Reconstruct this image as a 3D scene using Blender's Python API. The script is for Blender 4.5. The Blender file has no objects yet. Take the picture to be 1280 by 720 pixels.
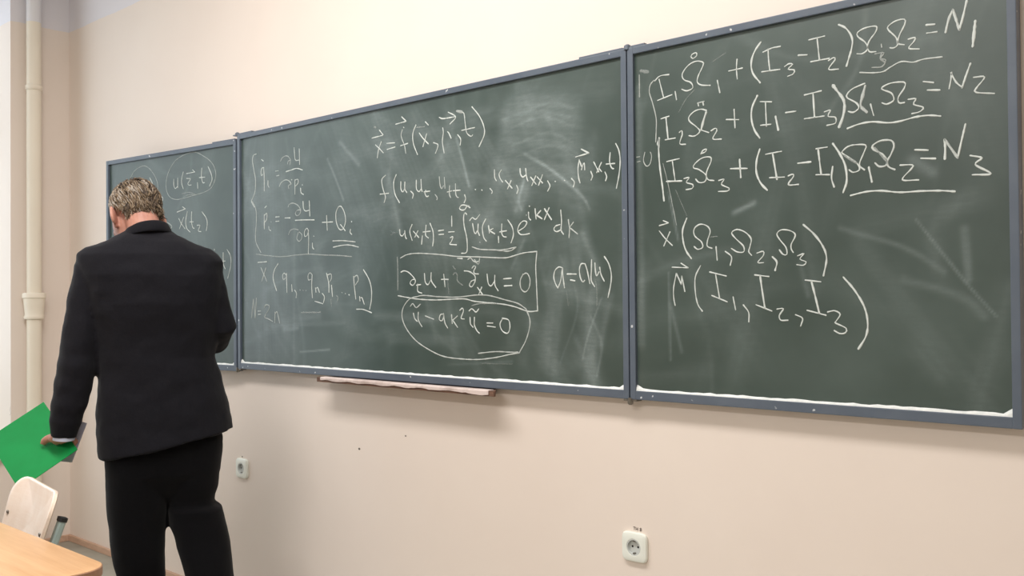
import bpy, bmesh, math, random
import numpy as np
from mathutils import Vector, Matrix, Euler

random.seed(4)
rng = np.random.default_rng(4)
SC = bpy.context.scene
COL = SC.collection
R = math.radians

# ------------------------------------------------------------------ camera
F_PX, YAW, PITCH, ROLL = 1150.0, 0.7182, 0.0126, -0.0079
CAM = np.array([3.4725, -2.2289, 1.3105])
_fwd = np.array([-math.sin(YAW)*math.cos(PITCH), math.cos(YAW)*math.cos(PITCH), math.sin(PITCH)])
_r0 = np.array([math.cos(YAW), math.sin(YAW), 0.0]); _u0 = np.cross(_r0, _fwd)
_right = _r0*math.cos(ROLL)+_u0*math.sin(ROLL); _up = -_r0*math.sin(ROLL)+_u0*math.cos(ROLL)
cam_data = bpy.data.cameras.new('camera'); cam = bpy.data.objects.new('camera', cam_data); COL.objects.link(cam)
cam_data.sensor_width = 36.0; cam_data.lens = 36.0*F_PX/1280.0; cam_data.clip_start = 0.05
cam.matrix_world = Matrix(((_right[0], _up[0], -_fwd[0], CAM[0]), (_right[1], _up[1], -_fwd[1], CAM[1]),
                           (_right[2], _up[2], -_fwd[2], CAM[2]), (0, 0, 0, 1)))
SC.camera = cam

# ------------------------------------------------------------------ light
SC.view_settings.view_transform = 'Standard'; SC.view_settings.look = 'None'
SC.view_settings.gamma = 1.0; SC.view_settings.use_curve_mapping = False
SC.view_settings.exposure = 0.0
world = bpy.data.worlds.new('world'); SC.world = world; world.use_nodes = True
bg = world.node_tree.nodes['Background']; bg.inputs[0].default_value = (0.90, 0.95, 1.0, 1); bg.inputs[1].default_value = 1.0

def area(name, loc, target, sx, sy, power, col):
    l = bpy.data.lights.new(name, 'AREA'); l.shape = 'RECTANGLE'; l.size = sx; l.size_y = sy
    l.energy = power; l.color = col
    o = bpy.data.objects.new(name, l); COL.objects.link(o); o.location = loc
    o.rotation_euler = (Vector(target)-Vector(loc)).to_track_quat('-Z', 'Y').to_euler()
    return o
# daylight coming in through the window in the left wall
area('window_daylight', (-2.25, -1.55, 1.95), (-1.0, -1.55, 1.75), 2.3, 2.2, 26, (0.80, 0.90, 1.0))
# two rows of fluorescent ceiling lamps
area('ceiling_lamp_light', (1.5, -1.42, 3.28), (1.5, -1.42, 0), 2.8, 0.5, 80, (1.0, 0.965, 0.94))
area('ceiling_lamp_light', (2.3, -4.4, 3.28), (2.3, -4.4, 0), 2.6, 0.5, 100, (1.0, 0.965, 0.935))

# ------------------------------------------------------------------ helpers
def tag(o, label=None, cat=None, group=None, kind=None):
    if label: o['label'] = label
    if cat: o['category'] = cat
    if group: o['group'] = group
    if kind: o['kind'] = kind
    return o
def empty(name, loc=(0, 0, 0), rz=0.0, parent=None):
    o = bpy.data.objects.new(name, None); COL.objects.link(o); o.location = loc; o.rotation_euler = (0, 0, rz)
    o.empty_display_size = 0.1
    if parent: o.parent = parent
    return o

class MB:
    """collects shapes for ONE mesh object"""
    def __init__(s): s.v = []; s.f = []; s.att = {}
    def add(s, verts, faces):
        n = len(s.v); s.v += [tuple(map(float, p)) for p in verts]; s.f += [tuple(i+n for i in f) for f in faces]; return s
    def box(s, x0, x1, y0, y1, z0, z1, bev=0.0):
        if bev <= 0:
            v = [(x, y, z) for x in (x0, x1) for y in (y0, y1) for z in (z0, z1)]
            return s.add(v, [(0, 1, 3, 2), (4, 6, 7, 5), (0, 4, 5, 1), (2, 3, 7, 6), (0, 2, 6, 4), (1, 5, 7, 3)])
        bm = bmesh.new(); bmesh.ops.create_cube(bm, size=1.0)
        for q in bm.verts: q.co = Vector(((x0+x1)/2+q.co.x*(x1-x0), (y0+y1)/2+q.co.y*(y1-y0), (z0+z1)/2+q.co.z*(z1-z0)))
        bmesh.ops.bevel(bm, geom=bm.edges[:], offset=bev, segments=2, profile=0.6, affect='EDGES', clamp_overlap=True)
        bm.verts.index_update()
        v = [q.co[:] for q in bm.verts]; f = [[q.index for q in g.verts] for g in bm.faces]; bm.free()
        return s.add(v, f)
    def loft(s, rings, cap=True, closed=True):
        n = len(rings[0]); b = len(s.v); fs = []
        for i in range(len(rings)-1):
            for j in range(n if closed else n-1):
                k = (j+1) % n; fs.append((i*n+j, i*n+k, (i+1)*n+k, (i+1)*n+j))
        if cap: fs.append(tuple(reversed(range(n)))); fs.append(tuple(range((len(rings)-1)*n, len(rings)*n)))
        return s.add([p for r in rings for p in r], fs)
    def tube(s, pts, rad, seg=12, flat=1.0):
        P = [Vector(p) for p in pts]; rs = rad if hasattr(rad, '__len__') else [rad]*len(P); rings = []
        prev = None
        for i, p in enumerate(P):
            t = (P[min(i+1, len(P)-1)]-P[max(i-1, 0)]).normalized()
            if prev is None:
                a = Vector((0, 0, 1)) if abs(t.z) < .9 else Vector((1, 0, 0)); u = t.cross(a).normalized()
            else: u = (prev-t*prev.dot(t)).normalized()
            prev = u; w = t.cross(u)
            rings.append([p+u*rs[i]*math.cos(2*math.pi*j/seg)+w*rs[i]*flat*math.sin(2*math.pi*j/seg) for j in range(seg)])
        return s.loft(rings)
    def lathe(s, prof, c=(0, 0, 0), seg=32):
        return s.loft([[(c[0]+r*math.cos(2*math.pi*j/seg), c[1]+r*math.sin(2*math.pi*j/seg), c[2]+z) for j in range(seg)] for r, z in prof])
    def ellipsoid(s, c, r, m=None, nu=24, nv=16):
        rings = []
        for i in range(nv+1):
            t = math.pi*(min(max(i, .12), nv-.12))/nv
            rings.append([Vector((r[0]*math.sin(t)*math.cos(2*math.pi*j/nu), r[1]*math.sin(t)*math.sin(2*math.pi*j/nu), -r[2]*math.cos(t))) for j in range(nu)])
        C_ = Vector(c)
        return s.loft([[(C_+(m @ p if m else p)) for p in q] for q in rings])
    def build(s, name, mat=None, parent=None, smooth=False, auto=None):
        me = bpy.data.meshes.new(name); me.from_pydata(s.v, [], s.f); me.update()
        bm = bmesh.new(); bm.from_mesh(me); bmesh.ops.recalc_face_normals(bm, faces=bm.faces[:]); bm.to_mesh(me); bm.free()
        if smooth or auto: me.polygons.foreach_set('use_smooth', [True]*len(me.polygons))
        if auto:
            me.set_sharp_from_angle(angle=R(auto))
        o = bpy.data.objects.new(name, me); COL.objects.link(o)
        if mat: me.materials.append(mat)
        if parent: o.parent = parent
        return o
def remesh(o, vox, smooth=6, fac=0.5):
    m = o.modifiers.new('remesh', 'REMESH'); m.mode = 'VOXEL'; m.voxel_size = vox; m.use_smooth_shade = True
    if smooth:
        k = o.modifiers.new('smooth', 'SMOOTH'); k.iterations = smooth; k.factor = fac
def wrinkle(o, size, strength, depth=2):
    t = bpy.data.textures.new('folds', 'CLOUDS'); t.noise_scale = size; t.noise_depth = depth
    m = o.modifiers.new('folds', 'DISPLACE'); m.texture = t; m.strength = strength; m.mid_level = 0.5; m.texture_coords = 'LOCAL'
def subsurf(o, n=2):
    m = o.modifiers.new('subsurf', 'SUBSURF'); m.levels = n; m.render_levels = n

# ------------------------------------------------------------------ materials
def srgb(r, g, b):
    f = lambda c: (c/255/12.92) if c/255 <= .04045 else ((c/255+.055)/1.055)**2.4
    return (f(r), f(g), f(b), 1)
class NT:
    def __init__(s, name):
        s.m = bpy.data.materials.new(name); s.m.use_nodes = True; s.t = s.m.node_tree
        s.b = s.t.nodes['Principled BSDF']; s.out = s.t.nodes['Material Output']
    def n(s, typ, **kw):
        q = s.t.nodes.new(typ)
        for k, v in kw.items(): setattr(q, k, v)
        return q
    def l(s, a, b): s.t.links.new(a, b)
    def coord(s, kind='Object', scale=(1, 1, 1)):
        c = s.n('ShaderNodeTexCoord'); mp = s.n('ShaderNodeMapping'); s.l(c.outputs[kind], mp.inputs[0]); mp.inputs['Scale'].default_value = scale
        return mp.outputs[0]
    def noise(s, vec, scale, detail=3, rough=.55):
        q = s.n('ShaderNodeTexNoise'); s.l(vec, q.inputs['Vector']); q.inputs['Scale'].default_value = scale
        q.inputs['Detail'].default_value = detail; q.inputs['Roughness'].default_value = rough; return q.outputs['Fac']
    def ramp(s, fac, stops):
        q = s.n('ShaderNodeValToRGB'); s.l(fac, q.inputs[0]); e = q.color_ramp.elements
        while len(e) < len(stops): e.new(.5)
        for x, (p, c) in zip(e, stops): x.position = p; x.color = c
        return q.outputs[0]
    def mix(s, fac, a, b):
        q = s.n('ShaderNodeMix', data_type='RGBA')
        for i, v in ((0, fac), (6, a), (7, b)):
            if hasattr(v, 'links'): s.l(v, q.inputs[i])
            else: q.inputs[i].default_value = v
        return q.outputs[2]
    def math(s, op, a, b=0.0):
        q = s.n('ShaderNodeMath', operation=op)
        for i, v in enumerate((a, b)):
            if hasattr(v, 'links'): s.l(v, q.inputs[i])
            else: q.inputs[i].default_value = v
        return q.outputs[0]
    def attr(s, name):
        q = s.n('ShaderNodeAttribute'); q.attribute_name = name; return q.outputs['Fac']
    def bump(s, h, strength, dist=.01):
        q = s.n('ShaderNodeBump'); s.l(h, q.inputs['Height']); q.inputs['Strength'].default_value = strength; q.inputs['Distance'].default_value = dist
        s.l(q.outputs[0], s.b.inputs['Normal'])
    def set(s, col=None, rough=.5, spec=.5, metal=0.0):
        if col is not None:
            if hasattr(col, 'links'): s.l(col, s.b.inputs['Base Color'])
            else: s.b.inputs['Base Color'].default_value = col
        s.b.inputs['Roughness'].default_value = rough; s.b.inputs['Specular IOR Level'].default_value = spec; s.b.inputs['Metallic'].default_value = metal
        return s.m
def simple(name, a, b, scale=20, rough=.5, spec=.5, metal=0., stretch=(1, 1, 1), bump=0.0):
    t = NT(name); v = t.coord('Object', stretch); f = t.noise(v, scale, 4)
    if bump: t.bump(f, bump, .004)
    return t.set(t.ramp(f, [(.3, a), (.7, b)]), rough, spec, metal)

PAINT_LINE = 2.815
def two_tone(name, low_a, low_b, high_a, high_b, rough=.6):
    t = NT(name); v = t.coord('Object'); f = t.noise(v, 1.6, 5); g = t.noise(v, 60, 3)
    lo = t.ramp(f, [(.3, low_a), (.7, low_b)]); hi = t.ramp(f, [(.3, high_a), (.7, high_b)])
    sep = t.n('ShaderNodeSeparateXYZ'); t.l(v, sep.inputs[0])
    wob = t.math('MULTIPLY', t.noise(v, 9, 2), .012)
    m = t.math('GREATER_THAN', t.math('ADD', sep.outputs['Z'], wob), PAINT_LINE+.006)
    t.bump(g, .08, .002)
    return t.set(t.mix(m, lo, hi), rough, .3)
WALL_LO = (srgb(235, 222, 211), srgb(239, 227, 216)); WALL_HI = (srgb(226, 222, 226), srgb(232, 229, 232))
M_wall = two_tone('wall_paint', *WALL_LO, *WALL_HI)
M_pipe = two_tone('pipe_paint', srgb(234, 224, 206), srgb(239, 230, 213), srgb(225, 224, 226), srgb(232, 230, 232), .4)
M_ceil = simple('ceiling_whitewash', srgb(236, 236, 234), srgb(242, 242, 240), 3, .8, .2)
M_skirt = simple('skirting_wood', srgb(196, 160, 136), srgb(214, 180, 156), 12, .5, .4, stretch=(1, 6, 6))
M_floor = simple('linoleum', srgb(150, 146, 134), srgb(172, 168, 155), 5, .45, .4)
M_white = simple('white_plastic', srgb(234, 238, 228), srgb(240, 243, 235), 8, .35, .5)
M_cup = simple('grey_plastic', srgb(196, 200, 198), srgb(208, 212, 208), 8, .4, .5)
M_black = simple('black_hole', srgb(18, 18, 18), srgb(30, 28, 26), 8, .6, .3)
M_metal = simple('worn_metal', srgb(150, 146, 138), srgb(120, 116, 110), 40, .4, .5, .8)
M_mark = simple('pencil_grey', srgb(95, 88, 82), srgb(120, 110, 102), 90, .8, .2)

def frame_mat():
    t = NT('blue_grey_frame_paint'); v = t.coord('Object'); f = t.noise(v, 5, 5); s = t.noise(v, 42, 2, .4)
    base = t.ramp(f, [(.3, srgb(82, 93, 107)), (.7, srgb(98, 108, 120))])
    fl = t.ramp(s, [(.715, (0, 0, 0, 1)), (.745, (1, 1, 1, 1))])
    return t.set(t.mix(fl, base, srgb(205, 208, 210)), .38, .5)
M_frame = frame_mat()
def slate_mat():
    t = NT('green_slate'); v = t.coord('Object'); d = t.attr('dust')
    big = t.noise(v, 2.6, 4); st = t.noise(t.coord('Object', (1.0, 1, 5.0)), 22, 4, .6); fine = t.noise(v, 260, 2)
    base = t.ramp(big, [(.3, srgb(52, 68, 63)), (.7, srgb(58, 75, 69))])
    k = t.math('MULTIPLY', d, t.math('ADD', t.math('MULTIPLY', st, 1.1), .45))
    k = t.math('MULTIPLY', k, t.math('ADD', t.math('MULTIPLY', fine, .5), .75))
    k = t.math('ADD', k, t.math('MULTIPLY', t.math('MAXIMUM', t.math('SUBTRACT', big, .42), 0.0), .18))
    t.b.inputs['IOR'].default_value = 1.5
    return t.set(t.mix(k, base, srgb(172, 186, 186)), .38, .72)
M_slate = slate_mat()
def chalk_mat():
    t = NT('white_chalk'); v = t.coord('Object'); a = t.attr('chalk'); g = t.noise(v, 420, 3, .7)
    k = t.math('SUBTRACT', t.math('MULTIPLY', a, 1.22), t.math('MULTIPLY', g, .44))
    k = t.math('MINIMUM', t.math('MAXIMUM', t.math('ADD', k, .02), .06), .93)
    tr = t.n('ShaderNodeBsdfTransparent'); mx = t.n('ShaderNodeMixShader')
    t.set(srgb(222, 229, 225), .9, .1)
    t.l(k, mx.inputs[0]); t.l(tr.outputs[0], mx.inputs[1]); t.l(t.b.outputs[0], mx.inputs[2]); t.l(mx.outputs[0], t.out.inputs[0])
    return t.m
M_chalk = chalk_mat()
M_dust = simple('chalk_powder', srgb(222, 226, 224), srgb(244, 246, 244), 60, .95, .1)
def ledge_mat():
    t = NT('chalky_ledge_wood'); v = t.coord('Object', (1, 5, 5)); f = t.noise(v, 7, 5); w = t.noise(t.coord('Object'), 9, 5, .65)
    wood = t.ramp(f, [(.3, srgb(112, 86, 74)), (.7, srgb(146, 116, 100))])
    return t.set(t.mix(t.ramp(w, [(.36, (.55, .55, .55, 1)), (.55, (.95, .95, .95, 1))]), wood, srgb(226, 210, 204)), .8, .2)
M_ledge = ledge_mat()
M_ledge_dark = simple('ledge_wood', srgb(92, 70, 60), srgb(128, 98, 82), 9, .7, .3, stretch=(1, 6, 6))
def wood(name, a, b, stretch=(1.2, 14, 14), rough=.4, spec=.5):
    t = NT(name); v = t.coord('Object', stretch); f = t.noise(v, 3.0, 6, .6); g = t.noise(t.coord('Object', (2, 40, 40)), 4, 4)
    k = t.math('ADD', t.math('MULTIPLY', f, .7), t.math('MULTIPLY', g, .3))
    return t.set(t.ramp(k, [(.35, a), (.65, b)]), rough, spec)
M_top = wood('desk_laminate', srgb(206, 160, 116), srgb(224, 182, 138), rough=.35)
M_edge = wood('desk_edging', srgb(150, 112, 86), srgb(172, 132, 104), rough=.5)
M_ply = wood('pale_plywood', srgb(234, 212, 192), srgb(244, 228, 212), (6, 6, 1.0), .3)
M_tube = simple('grey_green_enamel', srgb(150, 168, 164), srgb(164, 180, 176), 10, .35, .5)
M_cap = simple('black_rubber', srgb(22, 24, 26), srgb(34, 34, 36), 20, .6, .4)
M_jacket = simple('dark_wool', srgb(17, 17, 23), srgb(23, 23, 29), 160, .85, .16, bump=.15)
M_trouser = simple('black_wool', srgb(6, 6, 9), srgb(10, 10, 13), 160, .9, .12, bump=.1)
for m_ in (M_jacket, M_trouser):
    b_ = m_.node_tree.nodes['Principled BSDF']; b_.inputs['Sheen Weight'].default_value = .06; b_.inputs['Sheen Roughness'].default_value = .5
def skin_mat():
    t = NT('skin'); v = t.coord('Object'); f = t.noise(v, 16, 4)
    t.b.inputs['Subsurface Weight'].default_value = .12; t.b.inputs['Subsurface Radius'].default_value = (.012, .004, .002)
    return t.set(t.ramp(f, [(.3, srgb(168, 116, 100)), (.7, srgb(196, 146, 128))]), .5, .35)
M_skin = skin_mat()
def hair_mat():
    t = NT('grey_brown_hair'); a = t.attr('tone')
    return t.set(t.ramp(a, [(0, srgb(58, 47, 38)), (.4, srgb(100, 84, 68)), (.75, srgb(142, 122, 96)), (1, srgb(164, 154, 142))]), .5, .4)
M_hair = hair_mat()
M_shoe = simple('black_leather', srgb(16, 15, 15), srgb(26, 24, 23), 30, .3, .5)
M_cuff = simple('pale_blue_shirt', srgb(196, 204, 226), srgb(212, 218, 236), 40, .8, .2)
M_green = simple('green_plastic', srgb(0, 132, 62), srgb(4, 144, 70), 9, .5, .35)
M_page = simple('grey_plastic_sheet', srgb(188, 188, 204), srgb(200, 200, 214), 14, .4, .4)
def glass_mat():
    t = NT('window_glass'); tr = t.n('ShaderNodeBsdfTransparent'); gl = t.n('ShaderNodeBsdfGlossy'); mx = t.n('ShaderNodeMixShader')
    tr.inputs[0].default_value = (.97, .98, .98, 1); gl.inputs['Roughness'].default_value = .02; mx.inputs[0].default_value = .06
    t.l(tr.outputs[0], mx.inputs[1]); t.l(gl.outputs[0], mx.inputs[2]); t.l(mx.outputs[0], t.out.inputs[0]); return t.m
M_glass = glass_mat()

# ------------------------------------------------------------------ the room
XW, XE, YF, HT = -1.737, 6.2, -7.0, 3.4            # left wall, far right, front end, ceiling
PIER, YW2 = -0.306, -2.8                            # the window opening in the left wall
SILL, HEAD, WT = 0.50, 3.12, 0.50
def structure(name, mb, m, **k):
    o = mb.build(name, m, **k); o['kind'] = 'structure'; return o
structure('floor', MB().box(XW-WT, XE, YF, 0.2, -.1, 0), M_floor)
structure('ceiling', MB().box(XW-WT, XE, YF, 0.2, HT, HT+.1), M_ceil)
structure('wall_right', MB().box(XE, XE+.2, YF-.2, .2, 0, HT), M_wall); structure('wall_front', MB().box(XW-WT, XE, YF-.2, YF, 0, HT), M_wall)
wb = structure('wall_back', MB().box(XW-WT, XE, 0, .2, 0, HT), M_wall)
mb = MB(); mb.box(XW-WT, XW, PIER, 0, 0, HT); mb.box(XW-WT, XW, YF, YW2, 0, HT)
mb.box(XW-WT, XW, YW2, PIER, 0, SILL); mb.box(XW-WT, XW, YW2, PIER, HEAD, HT)
wl = structure('wall_left', mb, M_wall)
structure('baseboard_back', MB().box(XW+.014, XE, -.014, 0, 0, .034, .003), M_skirt)
structure('baseboard_left', MB().box(XW, XW+.014, YF, 0, 0, .034, .003), M_skirt)
# window set near the outer face
win = empty('window_1', (XW-.40, (PIER+YW2)/2, SILL)); win['kind'] = 'structure'
W_, H_ = PIER-YW2, HEAD-SILL
mb = MB()
for y0, y1 in ((-W_/2, -W_/2+.06), (W_/2-.06, W_/2), (-W_/6-.03, -W_/6+.03), (W_/6-.03, W_/6+.03)): mb.box(-.03, .03, y0, y1, 0, H_, .004)
for z0, z1 in ((0, .07), (H_-.07, H_), (H_*.68, H_*.68+.06)): mb.box(-.028, .028, -W_/2, W_/2, z0, z1, .004)
mb.build('window_frame', M_white, win)
MB().box(-.003, .003, -W_/2+.02, W_/2-.02, .02, H_-.02).build('window_pane', M_glass, win)
MB().box(-.02, .44, -W_/2, W_/2, -.005, .02, .004).build('window_sill', M_white, win)
# small marks on the wall
def disc(x, z, r): 
    mb = MB(); mb.loft([[(x+r*s*math.cos(t), y, z+r*.7*s*math.sin(t)) for t in np.linspace(0, 2*math.pi, 12, endpoint=False)] for s, y in ((1, 0.0), (.8, -.0012))]); return mb
for x, z, r in ((.756, .754, .006), (1.014, .826, .004)): disc(x, z, r).build('nail_hole', M_mark, wb)
mb = MB(); mb.loft([[(XW+q, PIER-.004+d*.004, .72+d2) for q in (0, .002)] for d, d2 in ((0, 0), (1, .012), (-.4, .03), (.6, .045))], cap=False, closed=False)
mb.build('paint_crack', M_mark, wl)

# drain pipe in the corner
pipe = tag(empty('drain_pipe', (XW+.052, -.208, 0)), 'cream painted vertical cast iron drain pipe in the room corner', 'pipe')
MB().lathe([(.036, 0.0), (.036, HT)], seg=36).build('pipe_shaft', M_pipe, pipe, auto=40)
MB().lathe([(.0365, 1.225), (.047, 1.228), (.050, 1.236), (.047, 1.246), (.045, 1.25), (.049, 1.29), (.053, 1.33), (.053, 1.336), (.058, 1.34), (.058, 1.36), (.054, 1.366), (.0365, 1.367)], seg=36).build('pipe_socket', M_pipe, pipe, auto=50)
for z in (.9, 2.45):
    mb = MB(); mb.lathe([(.037, z), (.041, z+.004), (.041, z+.026), (.037, z+.03)], seg=32); mb.box(-.05, -.03, -.012, .012, z+.004, z+.026)
    if z > 2: mb.build('pipe_bracket', M_pipe, pipe, auto=50)

# ------------------------------------------------------------------ chalkboard
BZ, BH = 1.025, 1.0
board = tag(empty('chalkboard', (0, -.04, BZ)), 'long green three-panel chalkboard in blue-grey frames covered with chalk formulas', 'chalkboard')
SMUDGE = [
('center', [(1.557, 0.881), (1.688, 0.888), (1.796, 0.843)], 0.065, 0.2),
('center', [(1.539, 0.82), (1.672, 0.841), (1.799, 0.787)], 0.07, 0.18),
('center', [(1.562, 0.728), (1.687, 0.74), (1.797, 0.691)], 0.11, 0.17),
('center', [(1.628, 0.646), (1.748, 0.648), (1.832, 0.58)], 0.11, 0.16),
('center', [(1.609, 0.741), (1.717, 0.68), (1.826, 0.597), (1.858, 0.55)], 0.0075, 0.4),
('center', [(1.112, 0.93), (1.268, 0.759), (1.414, 0.508)], 0.09, 0.2),
('center', [(1.307, 0.83), (1.336, 0.752), (1.365, 0.664)], 0.0075, 0.35),
('center', [(1.417, 0.796), (1.554, 0.602)], 0.075, 0.18),
('center', [(0.899, 0.974), (1.109, 0.692), (1.187, 0.437)], 0.125, 0.16),
('center', [(0.611, 0.832), (0.664, 0.747), (0.707, 0.667)], 0.0075, 0.25),
('center', [(0.689, 0.888), (0.797, 0.794)], 0.0175, 0.2),
('center', [(1.605, 0.643), (1.581, 0.569)], 0.03, 0.3),
('center', [(1.553, 0.525), (1.414, 0.56)], 0.05, 0.12),
('center', [(1.745, 0.392), (1.711, 0.075)], 0.055, 0.14),
('center', [(1.879, 0.341), (1.849, 0.223), (1.867, 0.059)], 0.04, 0.26),
('center', [(1.818, 0.152), (1.876, 0.036)], 0.05, 0.18),
('center', [(1.927, 0.294), (1.892, 0.153)], 0.0225, 0.2),
('center', [(1.831, 0.473), (1.88, 0.376)], 0.025, 0.28),
('center', [(1.792, 0.463), (1.82, 0.295)], 0.075, 0.14),
('center', [(0.892, 0.23), (1.205, 0.223)], 0.03, 0.15),
('center', [(0.979, 0.153), (1.3, 0.152)], 0.04, 0.12),
('center', [(0.239, 0.186), (0.707, 0.204)], 0.015, 0.12),
('center', [(0.43, 0.084), (0.619, 0.099)], 0.0063, 0.3),
('center', [(0.323, 0.171), (0.415, 0.179)], 0.015, 0.2),
('center', [(0.188, 0.874), (0.211, 0.143)], 0.275, 0.1),
('center', [(0.666, 0.945), (0.894, 0.507)], 0.225, 0.08),
('center', [(1.261, 0.067), (1.549, 0.089)], 0.0063, 0.11),
('center', [(1.552, 0.386), (1.603, 0.472)], 0.0125, 0.2),
('center', [(1.025, 0.586), (1.265, 0.489)], 0.15, 0.08),
('center', [(0.963, 0.748), (1.025, 0.529)], 0.025, 0.15),
('center', [(1.27, 0.895), (1.453, 0.896)], 0.035, 0.16),
('center', [(1.591, 0.927), (1.928, 0.899)], 0.065, 0.08),
('center', [(1.516, 0.862), (1.649, 0.873), (1.787, 0.835)], 0.0075, 0.11),
('center', [(1.543, 0.827), (1.675, 0.85), (1.802, 0.804)], 0.0063, 0.11),
('center', [(1.556, 0.775), (1.7, 0.797), (1.798, 0.756)], 0.0075, 0.11),
('center', [(1.572, 0.737), (1.718, 0.756), (1.804, 0.712)], 0.005, 0.11),
('center', [(1.606, 0.784), (1.718, 0.77), (1.816, 0.72)], 0.0075, 0.11),
('center', [(1.584, 0.878), (1.72, 0.888), (1.799, 0.857)], 0.0075, 0.11),
('center', [(1.746, 0.417), (1.811, 0.271), (1.742, 0.089)], 0.0063, 0.11),
('center', [(1.858, 0.235), (1.897, 0.154), (1.879, 0.059)], 0.0063, 0.25),
('center', [(1.899, 0.289), (1.848, 0.176), (1.827, 0.104)], 0.005, 0.22),
('center', [(1.605, 0.661), (1.581, 0.6), (1.594, 0.568)], 0.0063, 0.25),
('wing_right', [(0.031, 0.883), (0.036, 0.157)], 0.0228, 0.16),
('wing_right', [(0.327, 0.508), (0.382, 0.529)], 0.0152, 0.3),
('wing_right', [(0.127, 0.58), (0.158, 0.445)], 0.0038, 0.3),
('wing_right', [(0.165, 0.139), (0.131, 0.27)], 0.0095, 0.18),
('wing_right', [(0.127, 0.358), (0.129, 0.115)], 0.0057, 0.25),
('wing_right', [(0.887, 0.436), (0.894, 0.321)], 0.0114, 0.28),
('wing_right', [(0.784, 0.461), (0.884, 0.321), (0.948, 0.241)], 0.0057, 0.28),
('wing_right', [(0.607, 0.452), (0.756, 0.398), (0.843, 0.34)], 0.0095, 0.16),
('wing_right', [(0.755, 0.324), (0.876, 0.286), (0.924, 0.241)], 0.019, 0.14),
('wing_right', [(0.782, 0.599), (0.82, 0.569)], 0.0228, 0.25),
('wing_right', [(0.789, 0.158), (0.831, 0.105)], 0.038, 0.1),
('wing_right', [(0.212, 0.356), (0.351, 0.165)], 0.114, 0.06),
('wing_right', [(0.505, 0.368), (0.525, 0.289)], 0.0095, 0.15),
('wing_right', [(0.849, 0.845), (0.944, 0.582)], 0.076, 0.06),
('wing_right', [(0.24, 0.656), (0.509, 0.728)], 0.114, 0.05),
('wing_left', [(-0.328, 0.721), (-0.159, 0.218)], 0.125, 0.08),
('wing_left', [(-0.697, 0.915), (-0.211, 0.908)], 0.075, 0.06),
]
def smooth_line(P, step=.006):
    P = np.array(P, float)
    if len(P) == 2:
        n = max(2, int(np.hypot(*(P[1]-P[0]))/step)+1); return P[0]+(P[1]-P[0])*np.linspace(0, 1, n)[:, None]
    Q = np.vstack([2*P[0]-P[1], P, 2*P[-1]-P[-2]]); out = []
    for i in range(1, len(Q)-2):
        n = max(2, int(np.hypot(*(Q[i+1]-Q[i]))/step)+1)
        for t in np.linspace(0, 1, n, endpoint=False):
            out.append(.5*((2*Q[i])+(-Q[i-1]+Q[i+1])*t+(2*Q[i-1]-5*Q[i]+4*Q[i+1]-Q[i+2])*t*t+(-Q[i-1]+3*Q[i]-3*Q[i+1]+Q[i+2])*t**3))
    out.append(P[-1]); return np.array(out)
def dust_field(name, X, Z):
    d = np.zeros_like(X); r2 = np.random.default_rng(7)
    todo = [(pts, w, i*.8) for p_, pts, w, i in SMUDGE if p_ == name]
    x0, x1 = X.min(), X.max()
    for k in range({'center': 110, 'wing_right': 26, 'wing_left': 14}[name]):      # faint strokes of the wiping rag
        cx, cz = r2.uniform(x0, x1), r2.uniform(0.05, .95); an = r2.choice([-.9, -1.25, 1.35, .1])+r2.normal(0, .18); L = r2.uniform(.08, .3); bow = r2.normal(0, .04)
        ca, sa = math.cos(an), math.sin(an)
        todo.append(([(cx-ca*L, cz-sa*L), (cx-sa*bow, cz+ca*bow), (cx+ca*L, cz+sa*L)], r2.uniform(.012, .06), r2.uniform(.02, .075)))
    for pts, w, i in todo:
        P = smooth_line(np.array(pts), .02); best = np.full(X.shape, 1e9); w = max(w, .0045)
        e = P[-1]-P[0]; e = e/(np.linalg.norm(e)+1e-9); S = -(X-P[0][0])*e[1]+(Z-P[0][1])*e[0]; T = (X-P[0][0])*e[0]+(Z-P[0][1])*e[1]
        wig = 1+.25*np.sin(17*T+r2.uniform(0, 6))*np.cos(11*T)
        rag = .75+.16*np.sin(S*r2.uniform(60, 120)+r2.uniform(0, 6))+.12*np.sin(S*r2.uniform(170, 330)+2*np.sin(T*3)+r2.uniform(0, 6))+.16*np.sin(T*r2.uniform(6, 14))
        for a, b in zip(P[:-1], P[1:]):
            e = b-a; L = (e@e)+1e-9; t = np.clip(((X-a[0])*e[0]+(Z-a[1])*e[1])/L, 0, 1)
            best = np.minimum(best, np.hypot(X-a[0]-t*e[0], Z-a[1]-t*e[1]))
        d = d+i*np.clip(rag, .2, 1.3)*np.exp(-(best/(w*.6*wig))**2)
    return np.clip(d, 0, .8)
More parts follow.
